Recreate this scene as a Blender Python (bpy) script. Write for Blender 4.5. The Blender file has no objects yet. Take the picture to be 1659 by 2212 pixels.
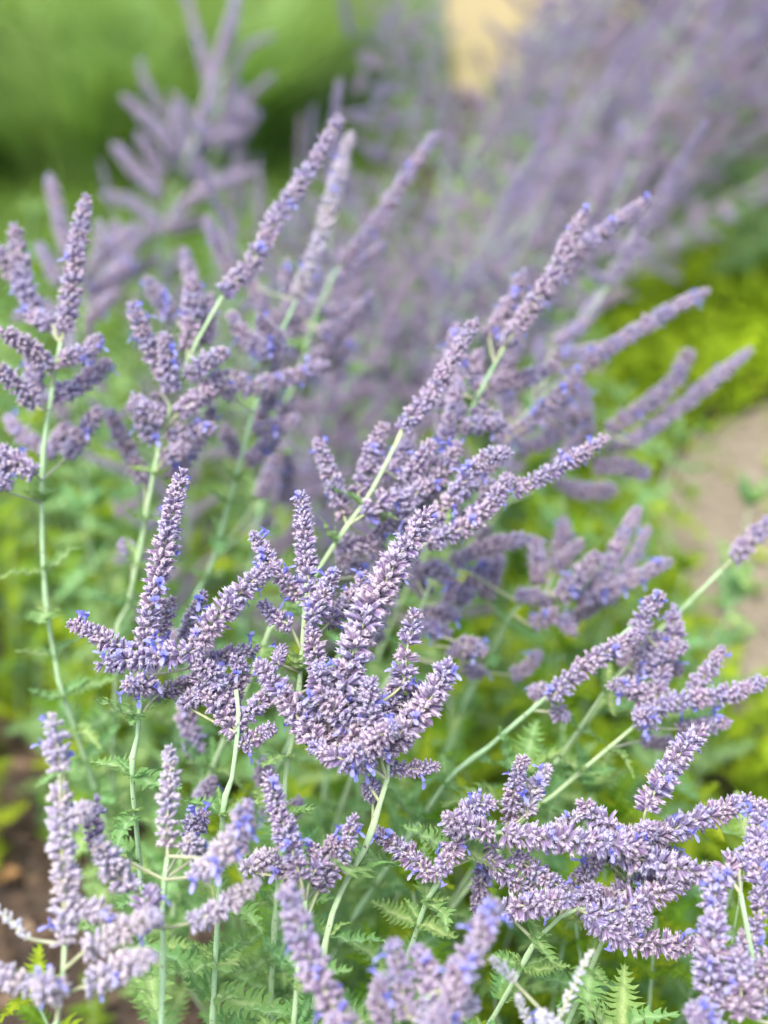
import bpy, math, random
from mathutils import Vector, Matrix, Quaternion
random.seed(11)
R = math.radians
scene = bpy.context.scene
COL = scene.collection

# ------------------------------------------------------------------ camera
CAM = Vector((0, 0, 1.05)); PITCH = R(-28); HALF = math.tan(R(20)); W2, H2 = 829.5, 1106.0
FWD = Vector((0, math.cos(PITCH), math.sin(PITCH))); UP = Vector((0, -math.sin(PITCH), math.cos(PITCH)))
cd = bpy.data.cameras.new('camera'); cam = bpy.data.objects.new('camera', cd); COL.objects.link(cam)
cam.location = CAM; cam.rotation_euler = (R(90) + PITCH, 0, 0)
cd.sensor_fit = 'VERTICAL'; cd.sensor_height = 24; cd.lens = 12 / HALF
cd.clip_start = 0.02; cd.clip_end = 500
cd.dof.use_dof = True; cd.dof.focus_distance = 0.755; cd.dof.aperture_fstop = 2.1
scene.camera = cam

# ------------------------------------------------------------------ sky, sun, exposure
SUN_EL, SUN_AZ = R(60), R(-152)
w = bpy.data.worlds.new('World'); scene.world = w; w.use_nodes = True
nt = w.node_tree; bg = nt.nodes['Background']
sky = nt.nodes.new('ShaderNodeTexSky'); sky.sky_type = 'NISHITA'; sky.sun_disc = False
sky.sun_elevation = SUN_EL; sky.sun_rotation = SUN_AZ; sky.dust_density = 4.0; sky.air_density = 1.0; sky.ozone_density = 0.6
nt.links.new(sky.outputs[0], bg.inputs[0]); bg.inputs[1].default_value = 0.15
sd = bpy.data.lights.new('sun', 'SUN'); sun = bpy.data.objects.new('sun', sd); COL.objects.link(sun)
sd.energy = 1.5; sd.angle = R(25); sd.color = (1, 0.97, 0.91)
sdir = Vector((math.sin(SUN_AZ) * math.cos(SUN_EL), math.cos(SUN_AZ) * math.cos(SUN_EL), math.sin(SUN_EL)))
sun.rotation_euler = sdir.to_track_quat('Z', 'Y').to_euler()
scene.view_settings.view_transform = 'Standard'; scene.view_settings.look = 'None'
scene.view_settings.gamma = 1; scene.view_settings.use_curve_mapping = False
scene.view_settings.exposure = 1.27
scene.cycles.use_denoising = True
scene.cycles.max_bounces = 8; scene.cycles.transparent_max_bounces = 4

# ------------------------------------------------------------------ materials
def base_mat(name):
    m = bpy.data.materials.new(name); m.use_nodes = True
    n = m.node_tree; n.nodes.clear()
    return m, n, n.nodes.new('ShaderNodeOutputMaterial')

def mixc(n, fac, a, b, mode='MIX'):
    x = n.nodes.new('ShaderNodeMix'); x.data_type = 'RGBA'; x.blend_type = mode
    for sock, v in ((x.inputs[0], fac), (x.inputs[6], a), (x.inputs[7], b)):
        if hasattr(v, 'is_output'): n.links.new(v, sock)
        elif isinstance(v, (int, float)): sock.default_value = v
        else: sock.default_value = (*v, 1)
    return x.outputs[2]

def ramp(n, fac, stops):
    r = n.nodes.new('ShaderNodeValToRGB'); n.links.new(fac, r.inputs[0])
    e = r.color_ramp.elements
    while len(e) < len(stops): e.new(0.5)
    for el, (p, c) in zip(e, stops): el.position = p; el.color = (*c, 1)
    return r.outputs[0]

def noise(n, scale, detail=3, obj=True):
    t = n.nodes.new('ShaderNodeTexNoise'); t.inputs['Scale'].default_value = scale; t.inputs['Detail'].default_value = detail
    c = n.nodes.new('ShaderNodeTexCoord'); n.links.new(c.outputs['Object' if obj else 'Generated'], t.inputs['Vector'])
    return t.outputs['Fac']

def tone(n):
    a = n.nodes.new('ShaderNodeAttribute'); a.attribute_name = 'tone'
    return a.outputs['Fac']

def plant_mat(name, dark, light, vary, trans=0.0, rough=0.7, sheen=0.0, nscale=300, namt=0.35, flecks=None):
    """dark->light along the 'tone' attribute; vary = (cool, warm) tints picked per object"""
    m, n, out = base_mat(name)
    info = n.nodes.new('ShaderNodeObjectInfo')
    c = mixc(n, tone(n), dark, light)
    tint = ramp(n, info.outputs['Random'], [(0, vary[0]), (1, vary[1])])
    c = mixc(n, 1.0, c, tint, 'MULTIPLY')
    nz = noise(n, nscale)
    c = mixc(n, namt, c, mixc(n, 1.0, c, ramp(n, nz, [(0.3, (0.45, 0.45, 0.45)), (0.75, (1.35, 1.35, 1.35))]), 'MULTIPLY'))
    if flecks:
        f = ramp(n, noise(n, 420, 2), [(0.66, (0, 0, 0)), (0.71, (1, 1, 1))])
        sep = n.nodes.new('ShaderNodeSeparateColor'); n.links.new(f, sep.inputs[0])
        c = mixc(n, sep.outputs[0], c, flecks)
    p = n.nodes.new('ShaderNodeBsdfPrincipled'); n.links.new(c, p.inputs['Base Color'])
    p.inputs['Roughness'].default_value = rough; p.inputs['Specular IOR Level'].default_value = 0.3
    if sheen:
        p.inputs['Sheen Weight'].default_value = sheen; p.inputs['Sheen Roughness'].default_value = 0.4
    sh = p.outputs[0]
    if trans:
        t = n.nodes.new('ShaderNodeBsdfTranslucent'); n.links.new(mixc(n, 1.0, c, (1.1, 1.15, 0.7), 'MULTIPLY'), t.inputs[0])
        mx = n.nodes.new('ShaderNodeMixShader'); mx.inputs[0].default_value = trans
        n.links.new(sh, mx.inputs[1]); n.links.new(t.outputs[0], mx.inputs[2]); sh = mx.outputs[0]
    n.links.new(sh, out.inputs[0])
    return m

M = {}
M['calyx'] = plant_mat('mauve_calyx', (0.19, 0.128, 0.272), (0.68, 0.645, 0.71), ((0.84, 0.9, 1.08), (1.1, 1.0, 0.97)), trans=0.12, sheen=0.35, nscale=500, namt=0.4)
M['calyx_pale'] = plant_mat('pale_calyx', (0.33, 0.285, 0.41), (0.70, 0.68, 0.70), ((0.92, 0.94, 1.08), (1.08, 1.02, 0.95)), trans=0.12, sheen=0.35, nscale=500, namt=0.35)
M['calyx_grey'] = plant_mat('whitish_calyx', (0.58, 0.58, 0.66), (0.8, 0.8, 0.84), ((0.95, 0.97, 1.05), (1.05, 1.02, 0.97)), trans=0.1, sheen=0.3, nscale=500, namt=0.2)
M['petal'] = plant_mat('blue_petal', (0.19, 0.19, 0.78), (0.42, 0.44, 0.95), ((0.85, 0.9, 1), (1.15, 1.05, 1)), trans=0.3, nscale=400, namt=0.2)
M['stamen'] = plant_mat('pale_stamen', (0.7, 0.7, 0.85), (0.8, 0.8, 0.9), ((1, 1, 1), (1, 1, 1)))
M['stem'] = plant_mat('pale_stem', (0.36, 0.53, 0.31), (0.52, 0.64, 0.45), ((0.9, 1.0, 0.95), (1.1, 1.03, 0.95)), sheen=0.3, nscale=120, namt=0.3, flecks=(0.16, 0.10, 0.08))
M['twig'] = plant_mat('spike_twig', (0.42, 0.46, 0.26), (0.5, 0.5, 0.4), ((1, 1, 1), (1, 1, 1)), sheen=0.3)
M['leaf'] = plant_mat('sage_leaf', (0.17, 0.335, 0.10), (0.44, 0.59, 0.33), ((0.75, 0.95, 0.9), (1.25, 1.08, 0.9)), trans=0.3, sheen=0.2, nscale=60, namt=0.4)
M['leaf_lime'] = plant_mat('lime_leaf', (0.19, 0.335, 0.008), (0.40, 0.53, 0.06), ((0.6, 0.82, 0.9), (1.35, 1.1, 0.8)), trans=0.4, nscale=60, namt=0.45)
M['leaf_small'] = plant_mat('small_leaf', (0.13, 0.24, 0.01), (0.25, 0.38, 0.04), ((0.8, 0.9, 1), (1.2, 1.05, 0.9)), trans=0.35, nscale=80, namt=0.4)
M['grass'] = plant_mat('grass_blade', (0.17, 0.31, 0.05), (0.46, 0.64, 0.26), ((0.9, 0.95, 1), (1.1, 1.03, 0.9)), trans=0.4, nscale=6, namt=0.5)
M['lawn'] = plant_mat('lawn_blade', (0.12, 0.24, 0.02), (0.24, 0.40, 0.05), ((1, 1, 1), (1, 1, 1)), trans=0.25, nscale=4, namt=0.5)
M['cover'] = plant_mat('cover_leaf', (0.22, 0.36, 0.008), (0.46, 0.62, 0.02), ((1, 1, 1), (1, 1, 1)), trans=0.35, nscale=7, namt=0.6)
M['dry'] = plant_mat('dry_leaf', (0.30, 0.16, 0.06), (0.42, 0.26, 0.12), ((0.8, 0.8, 0.8), (1.2, 1.1, 1)), nscale=90)
M['chip'] = plant_mat('bark_chip', (0.05, 0.033, 0.022), (0.24, 0.165, 0.11), ((0.9, 0.9, 0.9), (1.1, 1.1, 1.1)), nscale=150, namt=0.5)
M['pebble'] = plant_mat('pebble', (0.16, 0.13, 0.10), (0.48, 0.42, 0.36), ((1, 1, 1), (1, 1, 1)), nscale=80)

def ground_mat(name, stops, scale, bump):
    m, n, out = base_mat(name)
    a = noise(n, scale, 8); b = noise(n, scale * 9, 4)
    c = mixc(n, 0.55, ramp(n, a, stops), ramp(n, b, stops))
    p = n.nodes.new('ShaderNodeBsdfPrincipled'); p.inputs['Roughness'].default_value = 0.95
    n.links.new(c, p.inputs['Base Color'])
    bp = n.nodes.new('ShaderNodeBump'); bp.inputs['Strength'].default_value = 0.6; bp.inputs['Distance'].default_value = bump
    n.links.new(b, bp.inputs['Height']); n.links.new(bp.outputs[0], p.inputs['Normal'])
    n.links.new(p.outputs[0], out.inputs[0])
    return m
M['soil'] = ground_mat('dark_mulch', [(0.3, (0.02, 0.014, 0.01)), (0.55, (0.06, 0.042, 0.03)), (0.8, (0.14, 0.10, 0.07))], 14, 0.01)
M['path'] = ground_mat('sandy_gravel', [(0.25, (0.11, 0.092, 0.06)), (0.5, (0.23, 0.195, 0.135)), (0.8, (0.42, 0.37, 0.28))], 6, 0.006)
M['sand'] = ground_mat('sandy_clearing', [(0.25, (0.26, 0.20, 0.08)), (0.5, (0.33, 0.265, 0.12)), (0.8, (0.40, 0.33, 0.17))], 1.5, 0.01)
M['turf'] = ground_mat('turf', [(0.3, (0.03, 0.055, 0.012)), (0.55, (0.06, 0.11, 0.02)), (0.8, (0.10, 0.13, 0.04))], 2, 0.01)

# ------------------------------------------------------------------ helpers
def mesh(name, verts, faces, mat, tones=None, smooth=False):
    me = bpy.data.meshes.new(name); me.from_pydata([tuple(v) for v in verts], [], faces); me.update()
    me.materials.append(M[mat])
    if tones is not None:
        at = me.attributes.new('tone', 'FLOAT', 'POINT'); at.data.foreach_set('value', [float(t) for t in tones])
    if smooth: me.polygons.foreach_set('use_smooth', [True] * len(me.polygons))
    return me

def link(name, data, parent=None, loc=None, quat=None, scale=None):
    o = bpy.data.objects.new(name, data); COL.objects.link(o)
    if parent is not None: o.parent = parent
    if loc is not None: o.location = loc
    if quat is not None: o.rotation_euler = quat.to_euler()
    if scale is not None: o.scale = (scale,) * 3 if isinstance(scale, (int, float)) else scale
    return o

def tag(o, label, cat, group=None, kind=None):
    if label: o['label'] = label
    if cat: o['category'] = cat
    if group: o['group'] = group
    if kind: o['kind'] = kind
    return o

def copy_tree(o, parent=None):
    c = o.copy(); COL.objects.link(c); c.parent = parent
    for ch in o.children: copy_tree(ch, c)
    return c

def at(u, v, d):
    """a point of the place: seen in direction (u, v) of a 1659x2212 view, d metres ahead of the camera"""
    return CAM + d * (FWD + Vector((1, 0, 0)) * ((u - W2) / W2 * HALF * 0.75) + UP * ((H2 - v) / H2 * HALF))

def dm(d):
    """the sharp stalks stand close to one depth, the ones before them nearer to it"""
    ks = [(.4, .50), (.752, .752), (.80, .781), (1.1, .985), (1.35, 1.35), (9, 9)]
    for (a, b), (c, e) in zip(ks, ks[1:]):
        if d <= c: return b + (e - b) * (d - a) / (c - a)

def smooth_line(pts, n):
    """Catmull-Rom through pts, n samples evenly spaced"""
    if len(pts) == 2: dense = [pts[0].lerp(pts[1], i / 40) for i in range(41)]
    else:
        q = [2 * pts[0] - pts[1]] + pts + [2 * pts[-1] - pts[-2]]; dense = []
        for i in range(1, len(q) - 2):
            a, b, c, d = q[i - 1:i + 3]
            for k in range(16):
                t = k / 16
                dense.append(0.5 * ((2 * b) + (c - a) * t + (2 * a - 5 * b + 4 * c - d) * t * t + (3 * b - a - 3 * c + d) * t ** 3))
        dense.append(pts[-1].copy())
    L = [0.0]
    for a, b in zip(dense, dense[1:]): L.append(L[-1] + (b - a).length)
    out = []; j = 0
    for i in range(n):
        s = L[-1] * i / (n - 1)
        while j < len(L) - 2 and L[j + 1] < s: j += 1
        t = (s - L[j]) / max(L[j + 1] - L[j], 1e-9); out.append(dense[j].lerp(dense[j + 1], min(t, 1)))
    return out, L[-1]

def tangents(line):
    n = len(line)
    return [(line[min(i + 1, n - 1)] - line[max(i - 1, 0)]).normalized() for i in range(n)]

def tube(line, r0, r1, seg=6, knots=None):
    V, F, T = [], [], []
    tg = tangents(line); ref = Vector((1, 0.2, 0.1)).normalized()
    for i, p in enumerate(line):
        t = tg[i]; x = ref.cross(t).normalized(); y = t.cross(x); r = r0 + (r1 - r0) * i / (len(line) - 1)
        if knots and i in knots: r *= 1.35
        for k in range(seg):
            a = 2 * math.pi * k / seg; V.append(p + x * (r * math.cos(a)) + y * (r * math.sin(a))); T.append((k % 2) * 0.7)
    for i in range(len(line) - 1):
        for k in range(seg):
            k2 = (k + 1) % seg; F.append((i * seg + k, i * seg + k2, (i + 1) * seg + k2, (i + 1) * seg + k))
    F.append(tuple(range(seg))[::-1]); F.append(tuple(range((len(line) - 1) * seg, len(line) * seg)))
    return V, F, T

def add(acc, V, F, T):
    o = len(acc[0]); acc[0].extend(V); acc[1].extend(tuple(i + o for i in f) for f in F); acc[2].extend(T)

def frame(z, roll=0.0):
    """rotation that takes local Z onto z"""
    return z.to_track_quat('Z', 'Y') @ Quaternion((0, 0, 1), roll)

MM = 0.001
# ------------------------------------------------------------------ calyx, whorl, blossom, leaf meshes
def calyx(acc, q, base, L, r, hairs=7, rng=random, lo=False):
    seg = 5 if lo else 7
    prof = [(0, .3), (.35, .95), (.8, .95), (1, .62)] if lo else [(0, .3), (.2, .8), (.5, 1.0), (.8, .95), (1, .7)]
    V, F, T = [], [], []; bend = rng.uniform(-.12, .12) * L; age = rng.uniform(-.12, .16)
    for j, (t, rr) in enumerate(prof):
        for k in range(seg):
            a = 2 * math.pi * (k + .5 * (j % 2) * 0) / seg
            zz = t * L
            if j == len(prof) - 1: zz += (0.16 if k in (0, 3) else -.05) * L
            rib = 1 + (.14 if k % 2 else -.10)
            V.append(q @ Vector((rr * r * rib * math.cos(a), rr * r * rib * math.sin(a) + bend * t * t, zz)) + base)
            T.append(max(0, min(1, (.55 if k % 2 else 0) * (.4 + t * .5) + (.75 if j == len(prof) - 1 else 0) + (.35 if j == 0 else 0) + age)))
    for j in range(len(prof) - 1):
        for k in range(seg):
            k2 = (k + 1) % seg; F.append((j * seg + k, j * seg + k2, (j + 1) * seg + k2, (j + 1) * seg + k))
    V.append(q @ Vector((0, bend, L * .86)) + base); T.append(.1); c = len(V) - 1; b = (len(prof) - 1) * seg
    for k in range(seg): F.append((b + k, b + (k + 1) % seg, c))
    for h in range(hairs):
        a = rng.uniform(0, 6.28); t = rng.uniform(.15, 1); d = Vector((math.cos(a), math.sin(a), rng.uniform(-.1, .8))).normalized()
        s = Vector((-math.sin(a), math.cos(a), 0)) * .09 * MM
        p = Vector((math.cos(a) * r * .8, math.sin(a) * r * .8 + bend * t * t, t * L)); o = len(V)
        for w_ in (p - s, p + s, p + d * rng.uniform(.7, 1.3) * MM): V.append(q @ w_ + base); T.append(1)
        F.append((o, o + 1, o + 2))
    add(acc, V, F, T)

def whorl_geo(acc, n, spread, origin=Vector(), qq=Quaternion(), s=1.0, rng=random, lo=False, hairs=7):
    for i in range(n):
        az = 2 * math.pi * i / n + rng.uniform(-.3, .3)
        el = R(rng.uniform(*spread))
        d = Vector((math.cos(az) * math.sin(el), math.sin(az) * math.sin(el), math.cos(el)))
        z0 = rng.uniform(-1.6, 1.6) * MM * s
        q = qq @ frame(d, rng.uniform(0, 6.28))
        calyx(acc, q, origin + qq @ (Vector((0, 0, z0)) + Vector((d.x, d.y, 0)) * .8 * MM * s), rng.uniform(5.2, 6.9) * MM * s, rng.uniform(.92, 1.2) * MM * s, hairs, rng, lo)

def make_whorls(mat, n, count, spread):
    out = []
    for _ in range(count):
        acc = ([], [], []); whorl_geo(acc, n, spread); out.append(mesh('flower_whorl', *acc[:2], mat, acc[2], True))
    return out
WHORL = {m: make_whorls(m, 17, 7, (38, 106)) for m in ('calyx', 'calyx_pale')}
WHORL['calyx_grey'] = make_whorls('calyx_grey', 6, 3, (30, 80))
TIP = {m: make_whorls(m, 9, 3, (5, 50)) for m in ('calyx', 'calyx_pale', 'calyx_grey')}

def make_blossom():
    V, F, T = [], [], []
    seg = 5
    for j, (z, r) in enumerate([(0, .5), (3, .7), (5, 1.0)]):
        for k in range(seg):
            a = 2 * math.pi * k / seg; V.append(Vector((r * math.cos(a), r * math.sin(a), z)) * MM); T.append(.2 + .1 * j)
    for j in range(2):
        for k in range(seg): F.append((j * seg + k, j * seg + (k + 1) % seg, (j + 1) * seg + (k + 1) % seg, (j + 1) * seg + k))
    def petal(ang, L, wd, out, t):
        o = len(V); c, s = math.cos(ang), math.sin(ang); cx = Vector((c, s, 0)); sx = Vector((-s, c, 0)); ro = random.uniform(.9, 1.1)
        for (l, ww, z) in ((.15, .35, 0), (.5, 1, .25), (.85, .8, .2), (1.0, 0, 0)):
            for sg in ((-1, 1) if ww else (0,)):
                V.append((cx * (L * l * ro + .4) + sx * (wd * ww * sg * .5) + Vector((0, 0, 4.8 + out * l * L + z))) * MM); T.append(t + l * .25)
        F.extend([(o, o + 1, o + 3, o + 2), (o + 2, o + 3, o + 5, o + 4), (o + 4, o + 5, o + 6)])
    for a in (55, 85, 120, 150): petal(R(a - 12), random.uniform(2.6, 3.2), 1.5, .35, random.uniform(.1, .5))
    petal(R(270), 4.2, 2.3, .7, .75)
    o = len(V)
    for sg in (-.5, .5):
        b = len(V)
        for p in ((sg, -.3, 4), (sg + .22, -.3, 4), (sg * 2, -2.6, 9)): V.append(Vector(p) * MM); T.append(1.0)
        F.append((b, b + 1, b + 2))
    return mesh('blossom', V, F, 'petal', T)
BLOSSOM = [make_blossom() for _ in range(5)]

def leaf_geo(L=1.0, wide=.27, lobes=9, cut=.42, droop=.3, fold=.25, rng=random):
    """a deeply toothed sage leaf along +Y, upper face +Z"""
    V, F, T = [], [], []
    def pt(x, y, t):
        z = fold * abs(x) - droop * y * y + .03 * math.sin(y * 26 + x * 9 + ph) + .05 * math.sin(y * 7 + ph)
        V.append(Vector((x + .05 * math.sin(y * 4 + ph) * y, y, z)) * L); T.append(t); return len(V) - 1
    ph = rng.uniform(0, 6)
    wf = lambda t: wide * (math.sin(math.pi * min(1, .08 + .92 * t) ** .75)) ** .8 * (1 - .15 * t)
    ts = [.06 + .9 * i / lobes for i in range(lobes + 1)]
    mid = [pt(0, t, .9 - .4 * t) for t in ts]
    tip = pt(0, 1.02, .3); pet = [pt(-.012, 0, 1), pt(.012, 0, 1)]
    F.append((pet[0], pet[1], mid[0]))
    for sg in (-1, 1):
        q = [pt(sg * wf(t) * (cut if 0 < i < lobes else .12), t + .01, .15) for i, t in enumerate(ts)]
        st = .9 / lobes
        for i in range(lobes):
            t = ts[i] + st * .5; wl = wf(t) * rng.uniform(.85, 1.12)
            F.append((mid[i], mid[i + 1], q[i + 1], q[i]) if sg < 0 else (mid[i + 1], mid[i], q[i], q[i + 1]))
            t = ts[i]
            a = pt(sg * wl * .62, t + st * .22, .1); a2 = pt(sg * wl * .8, t + st * .6, .05); b = pt(sg * wl * 1.05, t + st * 1.3, .3); c = pt(sg * wl * .74, t + st * .98, .1)
            c2 = pt(sg * wl * .5, t + st * .88, .2)
            f = (q[i], a, a2, b, c, c2, q[i + 1]); F.append(f if sg > 0 else f[::-1])
        F.append((mid[-1], q[-1], tip) if sg > 0 else (q[-1], mid[-1], tip))
    return V, F, T
def leaf_meshes(mat, n, **kw):
    return [mesh('leaf', *leaf_geo(1.0, random.uniform(.24, .36), random.choice((10, 11, 12)), random.uniform(.2, .34), random.uniform(.05, .5), random.uniform(.1, .45)), ) if 0 else
            (lambda g: mesh('leaf', g[0], g[1], mat, g[2]))(leaf_geo(1.0, random.uniform(.24, .36), random.choice((10, 11, 12)), random.uniform(.2, .34), random.uniform(.05, .5), random.uniform(.1, .45))) for _ in range(n)]
LEAF = {'leaf': leaf_meshes('leaf', 7), 'leaf_lime': leaf_meshes('leaf_lime', 6)}

def leaf_quat(stem_dir, az, rise):
    """leaf that leaves a stem at azimuth az around it, rise = angle from the stem direction"""
    q = frame(stem_dir); out = q @ Vector((math.cos(az), math.sin(az), 0))
    y = (stem_dir * math.cos(rise) + out * math.sin(rise)).normalized()
    zc = (stem_dir - y * stem_dir.dot(y)); zc.z += .4; zc = (zc - y * zc.dot(y)).normalized(); x = y.cross(zc)
    return Matrix((x, y, zc)).transposed().to_quaternion()

def add_leaves(parent, origin, line, mat, lo, hi, spacing, size, rng=random, skip=0.0, axil=(0, 1)):
    """opposite pairs of leaves at the nodes of a stem between fractions lo and hi"""
    tg = tangents(line); n = len(line); L = sum((b - a).length for a, b in zip(line, line[1:]))
    k = 0; s = lo * L
    while s < hi * L:
        i = min(n - 1, int(s / L * (n - 1))); az0 = rng.uniform(-.4, .4) + (k % 2) * math.pi / 2; f = (s / L - lo) / max(hi - lo, 1e-6)
        for sd in (0, math.pi):
            if rng.random() < skip: continue
            sz = size * 1.1 * (1 - .45 * f) * rng.uniform(.7, 1.15)
            q = leaf_quat(tg[i], az0 + sd + rng.uniform(-.25, .25), R(rng.uniform(45, 80)))
            link('leaf', rng.choice(LEAF[mat]), parent, line[i] - origin, q, sz)
            for _ in range(rng.choice(axil)):
                q = leaf_quat(tg[i], az0 + sd + rng.uniform(-.9, .9), R(rng.uniform(25, 65)))
                link('leaf', rng.choice(LEAF[mat]), parent, line[i] - origin, q, sz * rng.uniform(.3, .6))
        s += spacing * rng.uniform(.85, 1.15); k += 1

# ------------------------------------------------------------------ a flower spike made of whorls
def make_spike(parent, origin, pts, mat='calyx', fat=1.0, gap=4.3, bloom=.10, bare=0.0, attach=None, taper=.62):
    """pts run from the lowest whorl to the tip, in world metres"""
    fat *= 1.06; bloom *= 1.3
    path = ([attach] if attach is not None and (attach - pts[0]).length > .004 else []) + pts
    line, L = smooth_line(path, max(10, int(8 * len(path))))
    o0 = line[0].copy()
    V, F, T = tube([p - o0 for p in line], 1.0 * MM, .45 * MM, 5)
    sp = link('flower_spike', mesh('flower_spike', V, F, 'twig', T, True), parent, o0 - origin)
    body, LB = smooth_line(pts, max(12, int(9 * len(pts))))
    tg = tangents(body); n = len(body); s = bare * LB; k = 0
    while s < LB - .002:
        f = s / LB; x = f * (n - 1); i = int(x); p = body[i].lerp(body[min(i + 1, n - 1)], x - i)
        sc = fat * (1.0 - (1 - taper) * max(0, (f - .45) / .55) ** 1.5) * random.uniform(.9, 1.08) * (.9 + .1 * min(1, f * 6))
        q = frame((tg[i] + Vector([random.gauss(0, .07) for _ in '123'])).normalized(), random.uniform(0, 6.28))
        link('flower_whorl', random.choice(WHORL[mat]), sp, p - o0, q, sc)
        nb = (1 if random.random() < bloom else 0) + (1 if random.random() < bloom * .35 else 0)
        for _ in range(nb):
            az = random.uniform(0, 6.28); out = frame(tg[i]) @ Vector((math.cos(az), math.sin(az), .35)).normalized()
            xx = Vector((0, 0, 1)); yy = (xx - out * xx.dot(out)).normalized(); q2 = Matrix((yy.cross(out), yy, out)).transposed().to_quaternion()
            link('blossom', random.choice(BLOSSOM), sp, p - o0 + out * 2.3 * MM * sc, q2, random.uniform(.85, 1.2))
        s += gap * MM * sc / max(fat, .5) * fat * (1.25 - .35 * f) * random.uniform(.9, 1.12); k += 1
    link('flower_whorl', random.choice(TIP[mat]), sp, body[-1] - o0 - tg[-1] * .002, frame(tg[-1], random.uniform(0, 6)), fat * taper * 1.0)
    return sp

ROOTS = Vector((0.0, 0.98, 0))
def make_stalk(label, group, stem, spikes, root=None, leaves=(.3, .97), leaf_size=.034, r=1.95, leaf_mat='leaf', extra=0, skip=.1, ground=0.0):
    """stem: (u, v, d) from the lowest place seen to its top; it goes on down to its root in the ground"""
    stem = [(p[0], p[1], dm(p[2])) for p in stem]
    pts = [at(*p) for p in stem]
    low = pts[0]
    if root is None:
        root = Vector((low.x * .55 + ROOTS.x * .45, low.y * .6 + ROOTS.y * .4, 0))
    root = Vector((root[0], root[1], ground)); dn = (pts[0] - pts[1]).normalized()
    mid = (low + dn * ((low - root).length * .45)).lerp(low.lerp(root, .5), .5)
    line, L = smooth_line([root - Vector((0, 0, .02)), mid] + pts, 60)
    e = link('sage_stalk', None, None, root); e.empty_display_size = .05
    tag(e, label, 'flower stalk', group)
    V, F, T = tube([p - root for p in line], r * 1.25 * MM, r * .62 * MM, 7, set(range(6, 60, 6)))
    link('stem', mesh('stem', V, F, 'stem', T, True), e)
    add_leaves(e, root, line, leaf_mat, leaves[0], leaves[1], .030, leaf_size * 1.45, skip=skip, axil=(1, 2))
    for sp in spikes:
        kw = sp[1] if len(sp) > 1 and isinstance(sp[1], dict) else {}
        d0 = dm(kw['d']) if 'd' in kw else stem[-1][2]; dt = kw.get('dt', random.uniform(-.02, .02)); P = sp[0]; n = len(P)
        P3 = [at(p[0], p[1], (dm(p[2]) if len(p) > 2 else d0 + dt * i / max(1, n - 1))) for i, p in enumerate(P)]
        # joins the stem at its nearest lower place
        best = min(line[20:], key=lambda q: (q - (P3[0] - Vector((0, 0, .012)))).length)
        make_spike(e, root, P3, kw.get('mat', 'calyx'), kw.get('fat', 1.0), kw.get('gap', 4.3), kw.get('bloom', .12), kw.get('bare', 0), best, kw.get('taper', .62))
    for k in range(extra):       # shorter side spikes that leave the stem front and back, below its top
        i = random.randint(38, 57); tg = tangents(line)[i]; az = random.uniform(0, 6.28)
        out = frame(tg) @ Vector((math.cos(az), math.sin(az), 0)); b = line[i] + out * .012; Ls = random.uniform(.03, .065)
        make_spike(e, root, [b, b + (out + tg * .8).normalized() * Ls * .5, b + (out * .75 + tg).normalized() * Ls], bloom=.12, attach=line[i])
    return e

# ------------------------------------------------------------------ the ground
def sheet(name, outline, z, mat):
    me = mesh(name, [(x, y, z) for x, y in outline], [tuple(range(len(outline)))], mat)
    o = link(name, me); tag(o, None, None, kind='structure'); return o
sheet('ground', [(-300, -300), (300, -300), (300, 300), (-300, 300)], 0.0, 'turf')
sheet('planting_bed', [(-1.0, -1), (1.6, -1), (1.7, 2), (2.6, 4.2), (2.4, 5.6), (.2, 5.4), (-.15, 3.6), (-.5, 2.4), (-.95, 1.7)], .004, 'soil')
pth = []
edge_l = [(.72, -.8), (.66, .6), (.54, 1.25), (.41, 1.45), (.385, 1.7), (.42, 2.0), (.55, 2.25), (.85, 2.5), (1.7, 2.8), (3.5, 3.2)]
edge_r = [(5.0, 2.4), (2.5, 1.9), (1.7, 1.3), (1.5, .5), (1.5, -.8)]
sheet('path', edge_l + edge_r, .008, 'path')
sheet('clearing', [(.26, 5.2), (.6, 4.9), (4, 4.6), (14, 5), (14, 30), (.7, 30)], .006, 'sand')

def in_poly(x, y, poly):
    c = False; j = len(poly) - 1
    for i in range(len(poly)):
        xi, yi = poly[i]; xj, yj = poly[j]
        if (yi > y) != (yj > y) and x < (xj - xi) * (y - yi) / (yj - yi) + xi: c = not c
        j = i
    return c
PATH = edge_l + edge_r

def chips(name, n, region, mat, size, label, cat):
    V, F, T = [], [], []
    for _ in range(n):
        x, y = region(); L = size * random.uniform(.5, 1.6); wd = L * random.uniform(.2, .5); h = L * random.uniform(.08, .25)
        q = Quaternion((0, 0, 1), random.uniform(0, 6.28)) @ Quaternion((1, 0, 0), random.gauss(0, .35)); o = len(V); t = random.random() ** 1.6
        for sx in (-1, 1):
            for sy in (-1, 1):
                for sz in (-1, 1):
                    V.append(q @ Vector((sx * L / 2 * random.uniform(.6, 1), sy * wd / 2 * random.uniform(.5, 1), sz * h / 2)) + Vector((x, y, h * .5 + .004 + random.uniform(0, .006)))); T.append(t)
        F.extend([tuple(o + i for i in f) for f in ((0, 1, 3, 2), (4, 6, 7, 5), (0, 4, 5, 1), (2, 3, 7, 6), (0, 2, 6, 4), (1, 5, 7, 3))])
    return tag(link(name, mesh(name, V, F, mat, T)), label, cat, kind='stuff')
def rg_mulch():
    return (random.uniform(-.75, .3), random.uniform(.6, 1.7))
chips('bark_mulch', 5200, rg_mulch, 'chip', .016, 'dark brown bark mulch over the planting bed', 'mulch')
def rg_path():
    while True:
        x, y = random.uniform(.4, 1.3), random.uniform(1.1, 2.9)
        if in_poly(x, y, PATH): return x, y
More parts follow.
